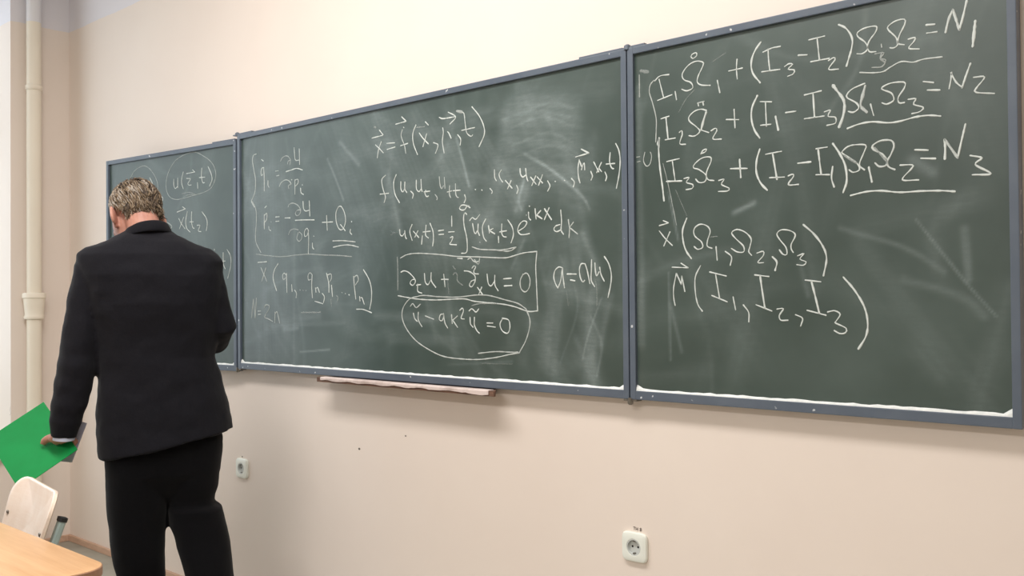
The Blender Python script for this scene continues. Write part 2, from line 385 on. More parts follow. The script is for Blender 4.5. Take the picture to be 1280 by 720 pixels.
def panel(name, x0, W, label, loc, rz=0.0, H=BH):
    p = empty('board_panel', loc, rz, board); p['label'] = label
    # the slate: a fine grid that carries the wiped chalk dust
    res = .005; nx = int((W-.03)/res); nz = int((H-.03)/res)
    xs = np.linspace(x0+.015, x0+W-.015, nx); zs = np.linspace(.015, H-.015, nz); X, Z = np.meshgrid(xs, zs)
    V = np.stack([X, np.full_like(X, .010), Z], -1).reshape(-1, 3)
    idx = np.arange(nx*nz).reshape(nz, nx)
    Fc = np.stack([idx[:-1, :-1], idx[:-1, 1:], idx[1:, 1:], idx[1:, :-1]], -1).reshape(-1, 4)
    me = bpy.data.meshes.new('slate'); me.from_pydata(V.tolist(), [], Fc.tolist()); me.update()
    at_ = me.attributes.new('dust', 'FLOAT', 'POINT'); at_.data.foreach_set('value', dust_field(name, X, Z).astype(np.float32).ravel())
    me.materials.append(M_slate)
    o = bpy.data.objects.new('slate', me); COL.objects.link(o); o.parent = p
    so = o.modifiers.new('thick', 'SOLIDIFY'); so.thickness = .014; so.offset = -1
    g = .002; a, b = x0+g, x0+W-g
    mb = MB(); s, t, bt, D = .019, .020, .025, .036
    mb.box(a, a+s, 0, D, 0, H, .002); mb.box(b-s, b, 0, D, 0, H, .002)
    mb.box(a+s-.001, b-s+.001, .0005, D, H-t, H, .002); mb.box(a+s-.001, b-s+.001, .0005, D, 0, bt, .002)
    mb.build('panel_frame', M_frame, p)
    # chalk dust lying on the inner ledge of the bottom rail
    mb = MB(); n = int(W/.02); rings = []
    for k in range(n+1):
        x = a+s+(b-a-2*s)*k/n; h = .0045+.003*random.random() + (.012 if k in (0, n) else 0)
        rings.append([(x, .0025, bt-.001), (x, .004, bt+h*.5), (x, .0095, bt+h), (x, .0098, bt-.001)])
    mb.loft(rings); mb.build('chalk_dust', M_dust, p)
    return p
TH = R(5.7)
P_C = panel('center', 0.0, 2.0, 'wide middle panel of the chalkboard', (0, 0, 0))
P_R = panel('wing_right', 0.0, 1.0, 'right wing of the chalkboard', (2.0, 0, 0))
P_L = panel('wing_left', -1.0, 1.0, 'left wing of the chalkboard, swung slightly forward', (-.006, 0, -.012), TH, .994)
# hinges between the panels
for x, z, dz in ((-.003, -.012, 0), (-.003, 1.0, 1), (2.0, -.012, 0), (2.0, 1.0, 1)):
    mb = MB()
    if dz: mb.tube([(x, .006, z-.004), (x, .006, z+.008), (x, .006, z+.012)], [.011, .010, .005], 14); mb.box(x-.03, x+.03, .002, .03, z-.001, z+.004, .001)
    else: mb.tube([(x, .004, z-.004), (x, .004, z), (x, .004, z+.016)], [.005, .008, .008], 14); mb.box(x-.022, x+.022, .002, .03, z+.006, z+.012, .001)
    mb.build('hinge', M_metal if not dz else M_frame, board, auto=40)

for p_, x0, x1, H in ((P_C, .002, .11, 1.0), (P_C, 1.83, 1.985, 1.0), (P_L, -.165, -.012, .994), (P_R, .015, .06, 1.0)):
    MB().box(x0, x1, .001, .030, H-.001, H+.0055, .0015).build('hinge_strap', M_frame, p_)

CHALK = """
@wing_right eq1
0.6;5.6|37,919 37,878 37,857
0.4;13.5|42,930 66,923
0.8;4.5|85,896 73,885 70,864 80,833 91,790 91,756 89,723
0.9;5.6|102,732 94,718 97,713 101,730 99,705
1;5|88,894 105,905 134,904
1;5|102,896 116,843
1;5|97,838 143,847
1;5|153,854 157,831
1;4.5|203,942 209,935 221,941 219,949 207,947 203,941
1;5|174,857 190,850 208,856 202,871 181,882 176,899 195,919 219,926 239,920 240,911 225,885 222,869 234,859 261,854
1;5|282,864 289,830
1;5|316,883 355,884
1;5|340,910 338,886 340,858
1;6.8|407,942 389,920 380,894 384,866 404,838
1;5|413,915 437,921 460,921
1;5|427,920 428,894 431,864
1;5|409,865 458,863
1;5|471,868 482,873 492,870 480,860 496,855 494,846 479,842
1;5|507,890 530,887
0.35;3.4|268,916 308,933
0.4;3.4|164,796 185,826 213,850
1;5|535,923 575,925
1;5|556,924 561,870
1;5|539,868 586,868
1;5|584,863 597,868 600,862 584,842 608,838
1;6.8|610,946 628,933 642,908 641,883 628,842
1;5|654,867 667,865 679,874 674,890 656,908 656,918 674,925 699,924 699,912 683,892 679,878 684,866 698,864
0.8;5|711,879 712,872
0.6;4.5|696,859 717,858 709,846 721,840 712,826 689,828
0.5;6.8|712,859 709,846 719,835
1;5|731,867 738,865 748,870 745,888 728,909 727,918 744,927 764,927 765,916 752,891 749,874 763,868
1;5|772,879 787,880 785,872 773,858 796,852
0.9;5|660,821 691,815 715,814 732,822 756,830 783,824 806,827 845,825
1;6.3|812,904 830,902
1;5|813,885 835,884
0.9;7.2|853,879 860,907 869,927
0.9;7.9|869,927 882,879
1;7.2|882,879 890,907 900,949
1;9|915,892 909,837
@wing_right eq2
1;5|107,785 133,789
1;6.8|123,785 129,726
1;5|120,725 152,726
1;5|165,740 172,744 174,733 166,709 184,705
0.9;5|223,812 225,804
0.9;5|238,813 240,804
0.8;4.5|222,812 242,814
1;5|195,727 212,724 228,735 216,750 198,765 195,778 212,791 233,794 249,788
0.85;9|248,784 239,761 232,738
1;4.5|232,738 255,728
1;5|262,732 275,737 279,730 267,710 292,706
1;5|307,756 343,751
1;5|330,780 332,731
1;7.2|396,806 381,777 379,747 387,718 401,696
1;5|404,789 435,784
1;5|418,786 420,724
1;5|404,728 432,727
1;8.1|445,745 452,710
1;5|472,751 499,751
1;5|522,788 565,792
1;6.8|544,788 547,730
1;5|521,729 571,729
1;5|572,739 587,741 581,727 599,722 599,708 578,705
0.9;9.5|594,801 604,786 618,765 622,746 618,722 608,697
1;5.4|631,732 643,728 656,736 651,749 629,765 629,774 642,785 671,793
0.75;9.5|672,787 665,762 661,741 675,724
1;5|684,742 691,714
1;5|770,740 787,739 782,727 803,717 795,708 778,706
1;6.3|628,691 657,698 689,699 724,692 751,692 785,697 814,697 840,692
1;5|711,741 721,736 736,741 738,749 732,761 714,771 711,777 732,784 762,781 762,768 748,748 750,735 762,734
1;5|804,776 826,770
1;6.3|813,755 839,751
1;5|859,751 863,771 865,787
1;5|863,786 874,763 886,750
1;6.3|886,749 894,773 904,800
1;5|910,768 932,765 915,743 915,734 951,726
@wing_right eq3
1;6.8|100,733 98,708 101,657 109,598 114,556
0.6;3.4|112,660 130,592 153,487
0.35;3.4|152,582 186,509
0.6;4|25,687 36,687
0.6;4|27,673 37,674
0.8;4|53,698 48,675 58,658 70,664 75,685 71,696
1;5|124,664 164,668
1;5|142,663 150,609
1;6.3|123,609 171,606
1;5|178,612 194,613 185,601 205,593 203,583 184,581
1;5|230,674 238,683 248,684 243,677 230,674
1;5|214,607 224,597 242,598 246,614 224,632 208,638 211,648 234,662 258,662 261,651 247,622 251,603 269,598
1;5|283,597 299,599 291,586 313,574 308,567 282,568
1;6.3|318,625 365,621
1;6.3|344,647 347,599
1;7.2|401,667 392,639 391,608 402,580 420,560
1;5|417,652 460,655
1;6.8|436,652 447,585
1;5|427,591 467,589
1;5|477,591 489,594 491,588 477,569 504,567
1;6.3|503,620 536,620
1;5|550,651 578,652
1;6.3|555,651 562,587
1;5|549,587 583,584
1;6.3|591,603 588,575 594,553
1;7.2|592,659 609,632 622,601 625,565 616,538
1;5|631,591 641,584 656,589 649,606 617,631 616,638 635,649 671,646 667,629 656,601 668,587
0.5;9|620,627 649,606
1;6.3|678,593 685,557
0.9;6.3|693,601 702,592 716,592 721,602 709,621 690,633 688,643 706,652 730,650 737,637 730,618 721,602 724,589 738,581
0.5;9|692,637 719,605
1;5|750,590 777,588 776,580 755,556 791,552
1;6.3|784,622 812,618
1;6.3|797,601 828,597
1;7.6|848,594 849,619 848,638
0.8;8.1|848,638 875,594
1;6.3|875,594 882,625 892,667
1;6.3|901,596 924,588 911,575 942,552 905,553
1;6.3|634,529 673,535 708,534 749,527 796,526 841,523 868,519
@wing_right eq4
1;5|98,488 125,493
1;5|111,501 127,494
1;5|98,473 117,451 139,431
1;5|132,469 112,431
1;6.8|185,503 172,471 174,438 183,413 198,393
1;5|207,425 218,417 233,422 229,437 209,454 208,473 225,484 246,479 256,464 248,440 247,424 261,418
0.4;3.4|254,448 277,449
1;5|273,422 276,386
1;5|300,408 318,393 314,371
1;5|318,415 335,405 353,405 352,420 331,440 319,456 334,464 357,456 374,438 371,419 367,405 375,395
1;4.5|390,400 407,404 408,394 392,376 408,375
1;6.3|432,389 444,375 439,354
1;5|451,406 461,394 471,394 469,411 454,430 445,446 456,456 480,453 494,441 483,419 483,406 488,398
1;4.5|499,389 516,394 505,381 521,373 514,365 497,367
0.9;6.8|515,466 542,441 564,410 573,380 565,338
@wing_right eq5
1;5|138,371 188,368
1;5|166,381 188,368
1;5|151,354 142,315 142,286 146,266
1;5|151,354 159,338 166,323
1;5|166,323 168,346
1;5|168,346 177,304
1;5|226,373 210,343 209,306 216,270 230,250
1;5|253,355 302,343
1;5|271,347 282,283
1;5|259,292 304,275
1;5|321,288 328,254
1;5|350,267 365,247 365,223
1;5|383,344 422,339
1;6.8|398,342 403,305 410,259
1;5|386,267 429,251
1;5|443,256 460,257 449,240 453,228 472,228
1;5|492,242 510,233 505,214
1;5|518,328 558,323
1;6.8|534,325 544,285 553,246
1;5|522,253 570,241
1;5|574,249 592,252 605,243 594,226 594,222 619,210 617,199 603,197 590,204
1;6.8|614,333 640,302 663,262 671,223 666,191 648,161
@center xf
0.4;10.4|889,920 898,918
1;5.7|876,881 934,884
1;5.7|917,905 937,886
0.9;5.7|895,854 915,839 938,820
0.9;5.7|927,862 912,835 905,806
0.9;5.7|958,852 1000,849
0.9;5.7|959,830 1002,834
1;5.7|1006,915 1061,918
1;5.7|1038,937 1061,918
0.9;5.7|1047,899 1049,897
0.8;4.7|1041,891 1034,874 1039,857 1051,835 1058,805
1;5.7|1031,835 1069,839
1;5.7|1111,899 1095,870 1098,834 1118,794
0.5;4.7|1113,889 1155,887
1;5.7|1159,903 1174,890
1;5.7|1128,868 1146,848 1173,825
1;5.7|1165,861 1155,839 1146,819
0.9;5.7|1199,826 1219,818 1218,806 1208,789
0.9;5.7|1244,871 1247,855 1242,825 1250,785
1;5.7|1267,855 1273,850 1284,831
1;5.7|1228,909 1247,902 1303,901
1;5.7|1271,921 1306,900 1279,880
1;5.7|1315,839 1329,822 1326,803
0.6;13|1312,919 1336,912
0.9;5.2|1335,912 1345,906 1350,876 1357,841 1376,826 1384,830
0.9;5.2|1334,851 1394,853
1;5.7|1382,923 1414,889 1434,853 1436,824 1413,788
@center fu
0.9;5.7|950,738 930,726 930,706 939,680 948,659 941,640
0.9;5.7|919,672 966,671
1;5.7|1007,735 993,708 999,667 1023,633
1;5.7|1031,707 1031,681 1042,670 1052,683
1;5.7|1052,704 1052,679 1062,666
1;5.7|1082,669 1095,658 1091,644
1;5.7|1111,705 1112,674 1125,664 1134,672
1;5.7|1135,705 1137,672 1141,663
1;5.7|1159,666 1154,657 1162,644 1173,645
1;5.7|1150,661 1179,661
0.7;5.7|1205,647 1215,636 1213,629
0.7;5.7|1226,706 1229,679 1237,665 1246,674
0.7;5.7|1250,702 1253,664
0.8;5.7|1275,671 1274,643 1280,631
0.8;5.7|1264,651 1285,653
0.8;5.7|1303,675 1304,641 1312,629 1317,629
1;5.7|1292,653 1325,652
0.9;5.7|1345,635 1350,622 1343,609
1;5.7|1394,649 1396,648
1;5.7|1423,645 1425,643
0.9;5.7|1460,646 1470,636 1467,630
0.9;5.7|1480,705 1481,680 1488,669
0.9;5.7|1510,702 1500,689 1505,674 1515,662
1;5.7|1527,666 1555,639
1;5.7|1551,664 1536,639
0.9;5.7|1574,646 1580,633 1575,621
1;6.8|1589,698 1591,680 1600,670 1612,675
1;5.7|1612,696 1616,667 1621,656
1;5.7|1632,667 1654,643
1;5.7|1653,669 1637,641
1;5.7|1659,665 1680,644
1;5.7|1680,670 1664,639
1;5.7|1700,649 1709,633 1700,618
0.8;5.7|1729,645 1731,644
0.9;5.7|1765,645 1767,644
0.9;5.7|1792,648 1803,636 1799,622
1;5.7|1822,701 1817,675 1819,648 1824,632
1;5.7|1823,698 1830,681
1;5.7|1830,671 1833,679 1840,690 1842,669
1;5.7|1809,711 1857,717
1;6.8|1830,732 1857,717
1;5.7|1864,662 1870,648 1865,637
1;5.7|1875,689 1893,658
1;5.7|1903,685 1886,657
0.9;5.7|1893,669 1903,658
1;5.7|1915,655 1921,642 1917,630
1;5.7|1934,710 1932,683 1939,665 1946,662
1;5.7|1920,678 1950,677
1;5.7|1954,734 1965,712 1969,680 1964,641 1955,605
@center ux
0.25;5.7|975,536 990,527 975,520
0.3;5.7|990,528 1008,528
1;5.7|1023,537 1026,519 1038,514 1050,526
1;5.7|1050,532 1053,510 1059,503
1;5.7|1088,552 1076,528 1088,496
1;5.7|1095,527 1122,504
1;5.7|1118,528 1102,507
1;5.7|1140,509 1136,480
1;5.7|1159,545 1156,512 1170,500
1;5.7|1144,522 1180,523
1;5.7|1179,550 1193,522 1195,495 1191,472
1;5.7|1220,522 1245,523
1;5.7|1222,509 1245,509
1;5.7|1284,568 1284,534
1;5.7|1269,515 1296,515
1;5.7|1277,496 1289,498 1282,483 1274,474 1306,470
1;5.7|1370,590 1352,599 1331,601 1321,592 1331,585 1346,586 1354,595 1365,596
1;5.7|1354,569 1346,575 1340,562 1342,532 1353,494 1356,457 1350,442 1329,441
1;5.7|1368,548 1380,557 1395,550 1414,565
1;5.7|1381,537 1387,511 1394,503 1402,512
1;5.7|1406,534 1405,510 1412,496
0.7;5.7|1413,474 1414,473
1;5.7|1440,549 1425,524 1430,490 1442,476
1;5.7|1452,526 1456,502
1;5.7|1472,516 1455,509
1;5.7|1457,509 1479,498
1;5.7|1495,489 1496,469
1;5.7|1510,528 1509,501 1516,488 1529,485
1;5.7|1501,503 1530,505
1;5.7|1536,539 1554,516 1559,491 1549,466
0.75;5.7|1379,460 1412,451 1462,447 1515,445 1570,451
0.75;5.7|1486,445 1525,440 1549,441 1568,450
1;5.7|1582,502 1606,513 1615,527 1601,532 1585,522 1577,504 1587,491 1605,489 1626,491
1;5.7|1622,558 1624,540 1631,533
1;5.7|1626,577 1627,576
0.6;5.7|1613,550 1614,549
1;5.7|1649,567 1653,535
1;5.7|1672,560 1656,547
1;5.7|1654,547 1677,534
1;6.8|1687,564 1714,529
1;5.7|1705,566 1686,531
1;5.7|1747,512 1729,508 1723,498 1734,491 1751,496
1;5.7|1750,556 1753,522 1751,495 1760,482
0.8;5.7|1779,525 1783,496 1781,471
0.8;5.7|1798,516 1783,501
0.8;5.7|1783,501 1813,480
1;5.7|1309,425 1333,423
0.8;5.7|1359,420 1371,424 1382,414 1394,410 1388,418
0.8;5.7|1394,409 1409,413 1411,421
0.6;5.7|1397,407 1406,402 1411,411
@center box
0.8;5.7|1026,436 1064,447 1118,449 1222,441 1310,431 1406,426 1510,419 1544,421 1599,431 1655,434
0.9;5.7|1655,434 1650,388 1652,339 1656,250
0.5;5.7|1010,440 1012,384 1011,323
0.9;5.7|1013,302 1110,290 1208,286 1333,289 1393,280 1509,271 1564,262 1618,248 1657,250
1;5.7|1029,386 1046,390 1070,383 1097,363 1103,350 1090,338 1076,345 1085,357 1102,359
1;5.7|1115,342 1115,317 1136,310
1;5.7|1109,338 1130,340
1;5.7|1149,378 1153,349 1166,339 1179,353
1;5.7|1183,380 1183,353 1205,329
0.9;5.7|1233,356 1266,355
0.9;5.7|1244,373 1250,331
0.4;5.7|1288,370 1300,377 1309,368 1309,350 1333,334
0.35;5.7|1288,399 1300,388
0.3;5.7|1262,351 1268,307
0.9;5.7|1341,382 1364,379 1388,366 1391,349 1376,329 1364,334 1373,347 1389,351
0.9;5.7|1377,390 1385,397 1394,394 1385,381 1388,372 1406,370
1;5.7|1401,326 1423,303
1;5.7|1420,327 1406,303
1;5.7|1444,369 1449,339 1461,330 1475,343
1;5.7|1478,364 1478,334 1492,314
1;5.7|1516,352 1549,353
1;6.8|1519,329 1551,330
0.8;5.7|1598,365 1586,345 1589,320 1606,309 1622,322 1626,348 1614,367 1597,364
@center ring
0.8;5.7|1077,265 1089,274 1106,260 1128,272
0.9;5.7|1092,240 1099,221 1112,212
0.9;5.7|1117,244 1117,217 1135,194
0.8;5.7|1152,231 1194,220
0.9;5.7|1242,238 1227,236 1221,220 1233,215 1242,227 1242,240
0.9;5.7|1242,238 1248,209 1261,191
0.9;5.7|1280,236 1283,207
0.9;5.7|1308,232 1286,218
0.9;5.7|1284,219 1308,194
1;5.7|1319,251 1331,258 1336,249 1325,225 1340,222
1;5.7|1362,249 1375,256 1393,245 1406,256
1;5.7|1366,228 1368,206 1380,195
1;5.7|1386,228 1386,202 1398,183 1408,176
0.9;5.7|1442,210 1468,210
0.9;5.7|1444,200 1479,197
1;5.7|1511,226 1499,207 1508,186 1530,178 1541,195 1536,220 1509,226
0.7;5.7|1103,297 1143,302 1221,297 1309,295 1393,301 1452,299 1520,285 1575,273 1608,256
0.8;5.7|1608,256 1623,227 1623,199 1607,157 1579,117
0.5;5.7|1375,267 1417,273 1486,273
0.8;5.7|1106,299 1069,288 1038,258 1034,223 1055,186 1102,146 1167,116 1238,95 1319,89 1403,90 1478,99 1535,110 1582,118
0.7;5.7|1403,110 1479,118 1541,118 1574,119
0.25;5.7|1415,78 1484,79 1551,81
@center aa
1;5.7|1755,380 1741,383 1726,373 1721,352 1728,332 1737,319
1;5.7|1737,319 1748,343 1755,380
1;5.7|1755,380 1757,351 1762,320
1;6.8|1773,361 1807,360
1;5.7|1785,343 1802,340
1;5.7|1840,390 1826,390 1819,375 1822,350 1831,336 1838,341
1;5.7|1840,390 1848,369 1857,331
1;5.7|1864,401 1863,371 1862,341 1874,322
1;5.7|1876,391 1878,365 1882,353 1891,365
1;5.7|1893,378 1898,356 1909,337
1;5.7|1910,409 1925,388 1934,358 1932,328 1922,290
0.3;5.7|1876,343 1882,315 1882,266
0.25;5.7|1769,311 1777,266
@center ham
0.8;5.7|132,905 111,901 104,879 114,839 125,798 122,750 106,724 95,708 116,683
1;6.8|171,877 183,870
0.9;5.7|186,843 173,841 166,826 169,810 179,816
0.9;5.7|186,843 189,800 189,745
0.9;5.7|216,785 216,766 223,757
0.8;5.7|270,819 290,819
0.8;5.7|277,799 294,800
0.6;5.7|305,857 317,869 339,874 359,869 373,853 370,836
0.6;5.7|353,840 358,851 371,853
0.8;5.7|398,901 402,863 409,849 434,848
0.8;5.7|432,892 434,830
1;5.7|342,810 377,813 415,816 453,806
0.75;5.7|296,754 309,769 339,777 364,770 377,757
0.6;5.7|361,740 358,752 377,756
1;5.7|380,774 382,773
0.8;5.7|402,772 402,714
0.8;5.7|402,770 421,772 424,759 412,749 402,746
1;5.7|439,735 443,716 459,708
0.9;5.7|451,747 452,746
0.7;5.7|97,710 120,685 130,658 129,607 123,567 129,531 163,490
1;6.8|193,675 205,682
1;5.7|188,646 188,587
0.9;5.7|188,642 205,651 208,637 202,622 190,615
0.8;5.7|220,595 223,582 235,577
0.7;5.7|237,614 238,612
0.9;5.7|269,631 295,631
0.9;5.7|270,613 293,613
1;5.7|334,623 369,621
0.6;5.7|356,666 363,676 389,679 420,668 439,648 433,632 414,627 404,638 417,648 436,649
0.9;5.7|455,681 458,654 470,642 495,643
0.9;5.7|496,680 499,620
1;5.7|404,609 464,607 528,603
0.55;5.7|357,555 369,570 394,575 423,570
0.6;5.7|423,559 413,537 426,524 443,532 446,550 429,561
0.8;5.7|491,563 479,573 464,561 466,542 481,545 491,563
0.8;5.7|488,567 491,529 488,474
0.9;5.7|515,513 516,495 524,489
0.8;5.7|523,540 525,539
0.9;5.7|578,590 643,588
0.9;5.7|605,615 609,558
0.9;5.7|678,644 663,622 665,586 683,558 705,558 720,586 714,618 695,643 678,644
1;5.7|690,575 718,550
0.9;5.7|749,554 747,542 757,534
0.9;5.7|755,583 757,581
0.8;5.7|643,515 705,513 777,505
0.9;5.7|645,491 705,496 750,494 795,485
0.55;5.7|128,484 211,475 310,467 412,470 499,470 589,463 676,458 755,451
@center xq
1;5.7|140,449 206,450
0.8;5.7|163,426 186,395 205,368
0.8;5.7|198,425 169,371
1;6.2|285,440 258,413 250,378 273,329
0.8;5.7|339,393 325,400 315,390 321,374 336,381
1;5.7|342,398 345,322
0.9;5.7|377,352 380,325
0.8;5.7|397,330 409,317 406,300
0.6;5.7|432,331 434,329
0.5;5.7|452,329 454,327
0.5;5.7|471,328 473,327
0.7;5.7|512,389 499,397 486,388 488,369 502,371
0.9;5.7|512,389 509,343 513,299
0.9;5.7|533,337 536,320
0.9;5.7|536,333 546,339 558,319
0.9;5.7|576,315 589,301 583,280
0.9;5.7|529,285 579,275
1;5.7|603,393 616,354 617,319
0.8;5.7|607,385 630,389 633,372 620,358
1;5.7|633,346 639,303
0.4;5.7|629,292 632,266
0.45;5.7|664,306 673,298 666,284
0.6;5.7|696,317 698,316
0.7;5.7|716,313 718,312
1;5.7|737,309 740,307
0.9;5.7|766,377 770,339 778,292
0.8;5.7|767,373 786,380 793,363 776,345
1;5.7|800,301 802,285
1;5.7|802,295 813,297 826,273
1;6.2|823,400 853,365 867,330 867,291 857,255
1;5.7|782,254 821,253 868,241
0.4;7.8|442,241 498,241 565,242
@center nn
0.8;5.7|92,217 99,260 106,296
0.8;5.7|106,296 113,255 118,217
0.8;5.7|118,217 129,300
0.9;5.7|140,246 160,246
0.9;5.7|142,232 160,233
0.8;5.7|186,260 196,271 219,269 219,255 188,222 211,214 245,204
0.8;5.7|259,199 262,242
0.8;5.7|262,234 276,242 294,197
0.3;7.8|219,185 230,168
@wing_left circ
0.62;4.7|-397,962 -450,943 -498,898 -517,851 -512,810 -485,780 -438,767 -385,769 -295,778 -219,788 -175,808 -151,853 -163,892 -193,922 -237,946 -294,969 -345,970 -397,962
0.65;4.7|-830,864 -800,899 -771,926 -727,941 -685,943 -642,923 -601,883 -581,840 -594,800
1;5.2|-646,884 -625,856 -622,825
0.8;5.7|-705,877 -702,872
0.9;5.2|-556,791 -542,780 -546,768
1;5.2|-458,861 -458,835 -448,818 -430,826
1;5.2|-428,864 -428,820
1;5.2|-386,889 -398,858 -397,834 -386,812
1;5.2|-362,879 -301,881
1;5.2|-317,892 -301,881
0.9;5.2|-362,857 -333,852 -352,834 -343,825 -327,825
0.9;5.2|-282,832 -280,805
1;5.2|-250,894 -253,858 -244,829 -230,828
1;5.2|-269,853 -228,852
1;5.7|-205,896 -184,863 -178,836 -195,810
0.5;5.2|-398,790 -346,793 -301,781
0.5;5.2|-385,775 -346,782 -308,779
@wing_left xt
1;5.2|-434,709 -370,720
1;5.2|-393,731 -372,720
0.9;5.2|-421,679 -403,656 -375,630
0.9;5.2|-384,683 -416,632
1;5.2|-357,706 -369,665 -362,632 -337,613
1;5.2|-325,704 -327,663 -317,632 -306,629
1;5.2|-339,659 -312,658
1;5.2|-285,641 -265,639 -277,616 -257,611
1;5.2|-250,699 -219,668 -213,640 -220,614
0.7;5.2|-521,673 -474,646 -502,629
@wing_left tt
1;5.2|-102,512 -101,464 -89,441
1;5.2|-119,475 -88,475
0.8;5.2|-164,530 -162,525
0.8;5.2|-75,524 -52,494 -51,452 -72,399
"""
def stroke(V, Fs, A, pts, width, b):
    L = smooth_line(np.array(pts)/1000.0); n = len(L); w = width/2000.0
    T = np.gradient(L, axis=0); T /= (np.linalg.norm(T, axis=1)[:, None]+1e-9); N = np.stack([-T[:, 1], T[:, 0]], 1)
    L = np.vstack([L[0]-T[0]*w*.8, L, L[-1]+T[-1]*w*.8]); N = np.vstack([N[0], N, N[-1]])
    ww = np.full(n+2, w)*(1+.16*np.sin(np.arange(n+2)*.9+random.random()*6)+.10*rng.standard_normal(n+2)); ww[0] *= .45; ww[-1] *= .45
    base = len(V)
    for p, q, k in zip(L, N, ww):
        for s, y in ((-1, .0098), (-.55, .0088), (.55, .0088), (1, .0098)):
            V.append((p[0]+q[0]*k*s, y, p[1]+q[1]*k*s)); A.append(b*(.72 if abs(s) == 1 else 1.0)*(1-.12*random.random()))
    for i in range(n+1):
        for j in range(3): Fs.append((base+4*i+j, base+4*i+j+1, base+4*i+5+j, base+4*i+4+j))
def chalk_lines():
    parts = {}
    for line in CHALK.strip().splitlines():
        if line[0] == '@': cur = tuple(line[1:].split()); parts[cur] = []; continue
        h, q = line.split('|'); b, w = h.split(';')
        parts[cur].append(([], [], [])); stroke(*parts[cur][-1], [tuple(map(int, a.split(','))) for a in q.split()], float(w)*CHALK_W, float(b))
    for (pn, g), S in parts.items():
        # strokes standing close together make one written group
        box = [(np.array(V).min(0), np.array(V).max(0)) for V, _, _ in S]; lab = list(range(len(S)))
        for i in range(len(S)):
            for j in range(i):
                gap = np.linalg.norm(np.maximum(0, np.maximum(box[i][0]-box[j][1], box[j][0]-box[i][1])))
                if gap <= max(.02, .5*max((box[i][1]-box[i][0]).max(), (box[j][1]-box[j][0]).max()))*.95:
                    li, lj = lab[i], lab[j]; lab = [lj if q == li else q for q in lab]
        for k in sorted(set(lab)):
            V, Fs, A = [], [], []
            for (v, f, al), q in zip(S, lab):
                if q == k: n0 = len(V); V += v; Fs += [tuple(t+n0 for t in u) for u in f]; A += al
            me = bpy.data.meshes.new('chalk_lettering'); me.from_pydata(V, [], Fs); me.update(); me.materials.append(M_chalk)
            at_ = me.attributes.new('chalk', 'FLOAT', 'POINT'); at_.data.foreach_set('value', A)
            o = bpy.data.objects.new('chalk_lettering', me); COL.objects.link(o); o.parent = {'center': P_C, 'wing_right': P_R, 'wing_left': P_L}[pn]
CHALK_W = 0.72
chalk_lines()

# chalk ledge below the middle panel
led = tag(empty('chalk_ledge', (1.057, -.065, BZ-.003)), 'narrow wooden chalk ledge white with dust under the middle of the chalkboard', 'ledge')
MB().loft([[(-.455, -.013, z), (.455, -.013, z), (.457, -.006, z), (.395, .064, z), (-.44, .064, z), (-.457, -.006, z)] for z in (-.018, -.001)]).build('ledge_board', M_ledge_dark, led)
mb = MB(); rings = []
for k in range(61):
    x = -.43+.865*k/60; lo = -.0125+.002*math.sin(k*.7)+.002*random.random()
    if k > 53: lo -= .006*math.sin((k-53)/7*math.pi)
    rings.append([(x, -.0145, lo), (x, -.0165, lo+.001), (x, -.017, -.002), (x, -.014, .0012), (x, .010, .0016), (x, .010, -.001), (x, -.0135, -.003)])
mb.loft(rings); mb.build('dusty_edge', M_ledge, led)
for x in (-.36, .02, .36):
    MB().box(x-.012, x+.012, .040, .065, -.023, -.018, .001).build('ledge_bracket', M_metal, led)

# ------------------------------------------------------------------ wall sockets
def socket(x, z, label):
    t = tag(empty('power_socket', (x, 0, z)), label, 'socket', 'power sockets under the chalkboard'); n = 64
    def sq(h, y, e=5.5): 
        return [(h*math.copysign(abs(math.cos(a))**(2/e), math.cos(a)), y, h*math.copysign(abs(math.sin(a))**(2/e), math.sin(a))) for a in np.linspace(0, 2*math.pi, n, endpoint=False)]
    def ci(r, y): return [(r*math.cos(a), y, r*math.sin(a)) for a in np.linspace(0, 2*math.pi, n, endpoint=False)]
    mb = MB(); mb.loft([sq(.0415, 0), sq(.0425, -.003), sq(.0425, -.007), sq(.040, -.011), sq(.033, -.0135), ci(.0245, -.0135), ci(.0235, -.012)], cap=False)
    mb.build('socket_frame', M_white, t, auto=30)
    mb = MB(); mb.loft([ci(.0238, -.0125), ci(.0225, -.0128), ci(.0205, -.0128), ci(.0195, -.003), ci(.0002, -.0028)], cap=False)
    mb.build('socket_cup', M_cup, t, auto=30)
    for s in (-1, 1):
        mb = MB(); mb.loft([[(s*.0095+r*math.cos(a), y, r*math.sin(a)) for a in np.linspace(0, 2*math.pi, 16, endpoint=False)] for r, y in ((.0032, -.0029), (.0028, -.0034), (.0005, -.0033))]); mb.build('pin_hole', M_black, t)
    for s in (-1, 1):
        mb = MB(); mb.box(-.0035, .0035, -.0120, -.0035, s*.0175-.0015, s*.0175+.0015, .0005); mb.build('earth_clip', M_metal, t)
    return t
socket(-.023, .593, 'small white power socket low on the wall just right of the man')
socket(1.99, .598, 'white power socket low on the wall under the joint of middle and right panels')
mb = MB()     # faint pencilled characters above the socket
for pts in ([(0, 9), (7, 9)], [(3.5, 9), (3.5, 0)], [(9, 9), (9, 0)], [(9, 4.5), (15, 4.5)], [(15, 9), (15, 0)], [(25, 9), (28, 7), (25, 4.5), (22, 7), (25, 9)], [(25, 4.5), (28.5, 2), (25, 0), (21.5, 2), (25, 4.5)]):
    mb.tube([(1.982+x/1000, -.0004, .6445+z/1000) for x, z in pts], .0009, 6)
mb.build('pencil_mark', M_mark, wb)
disc(-.030, .641, .004).build('nail_hole', M_mark, wb)

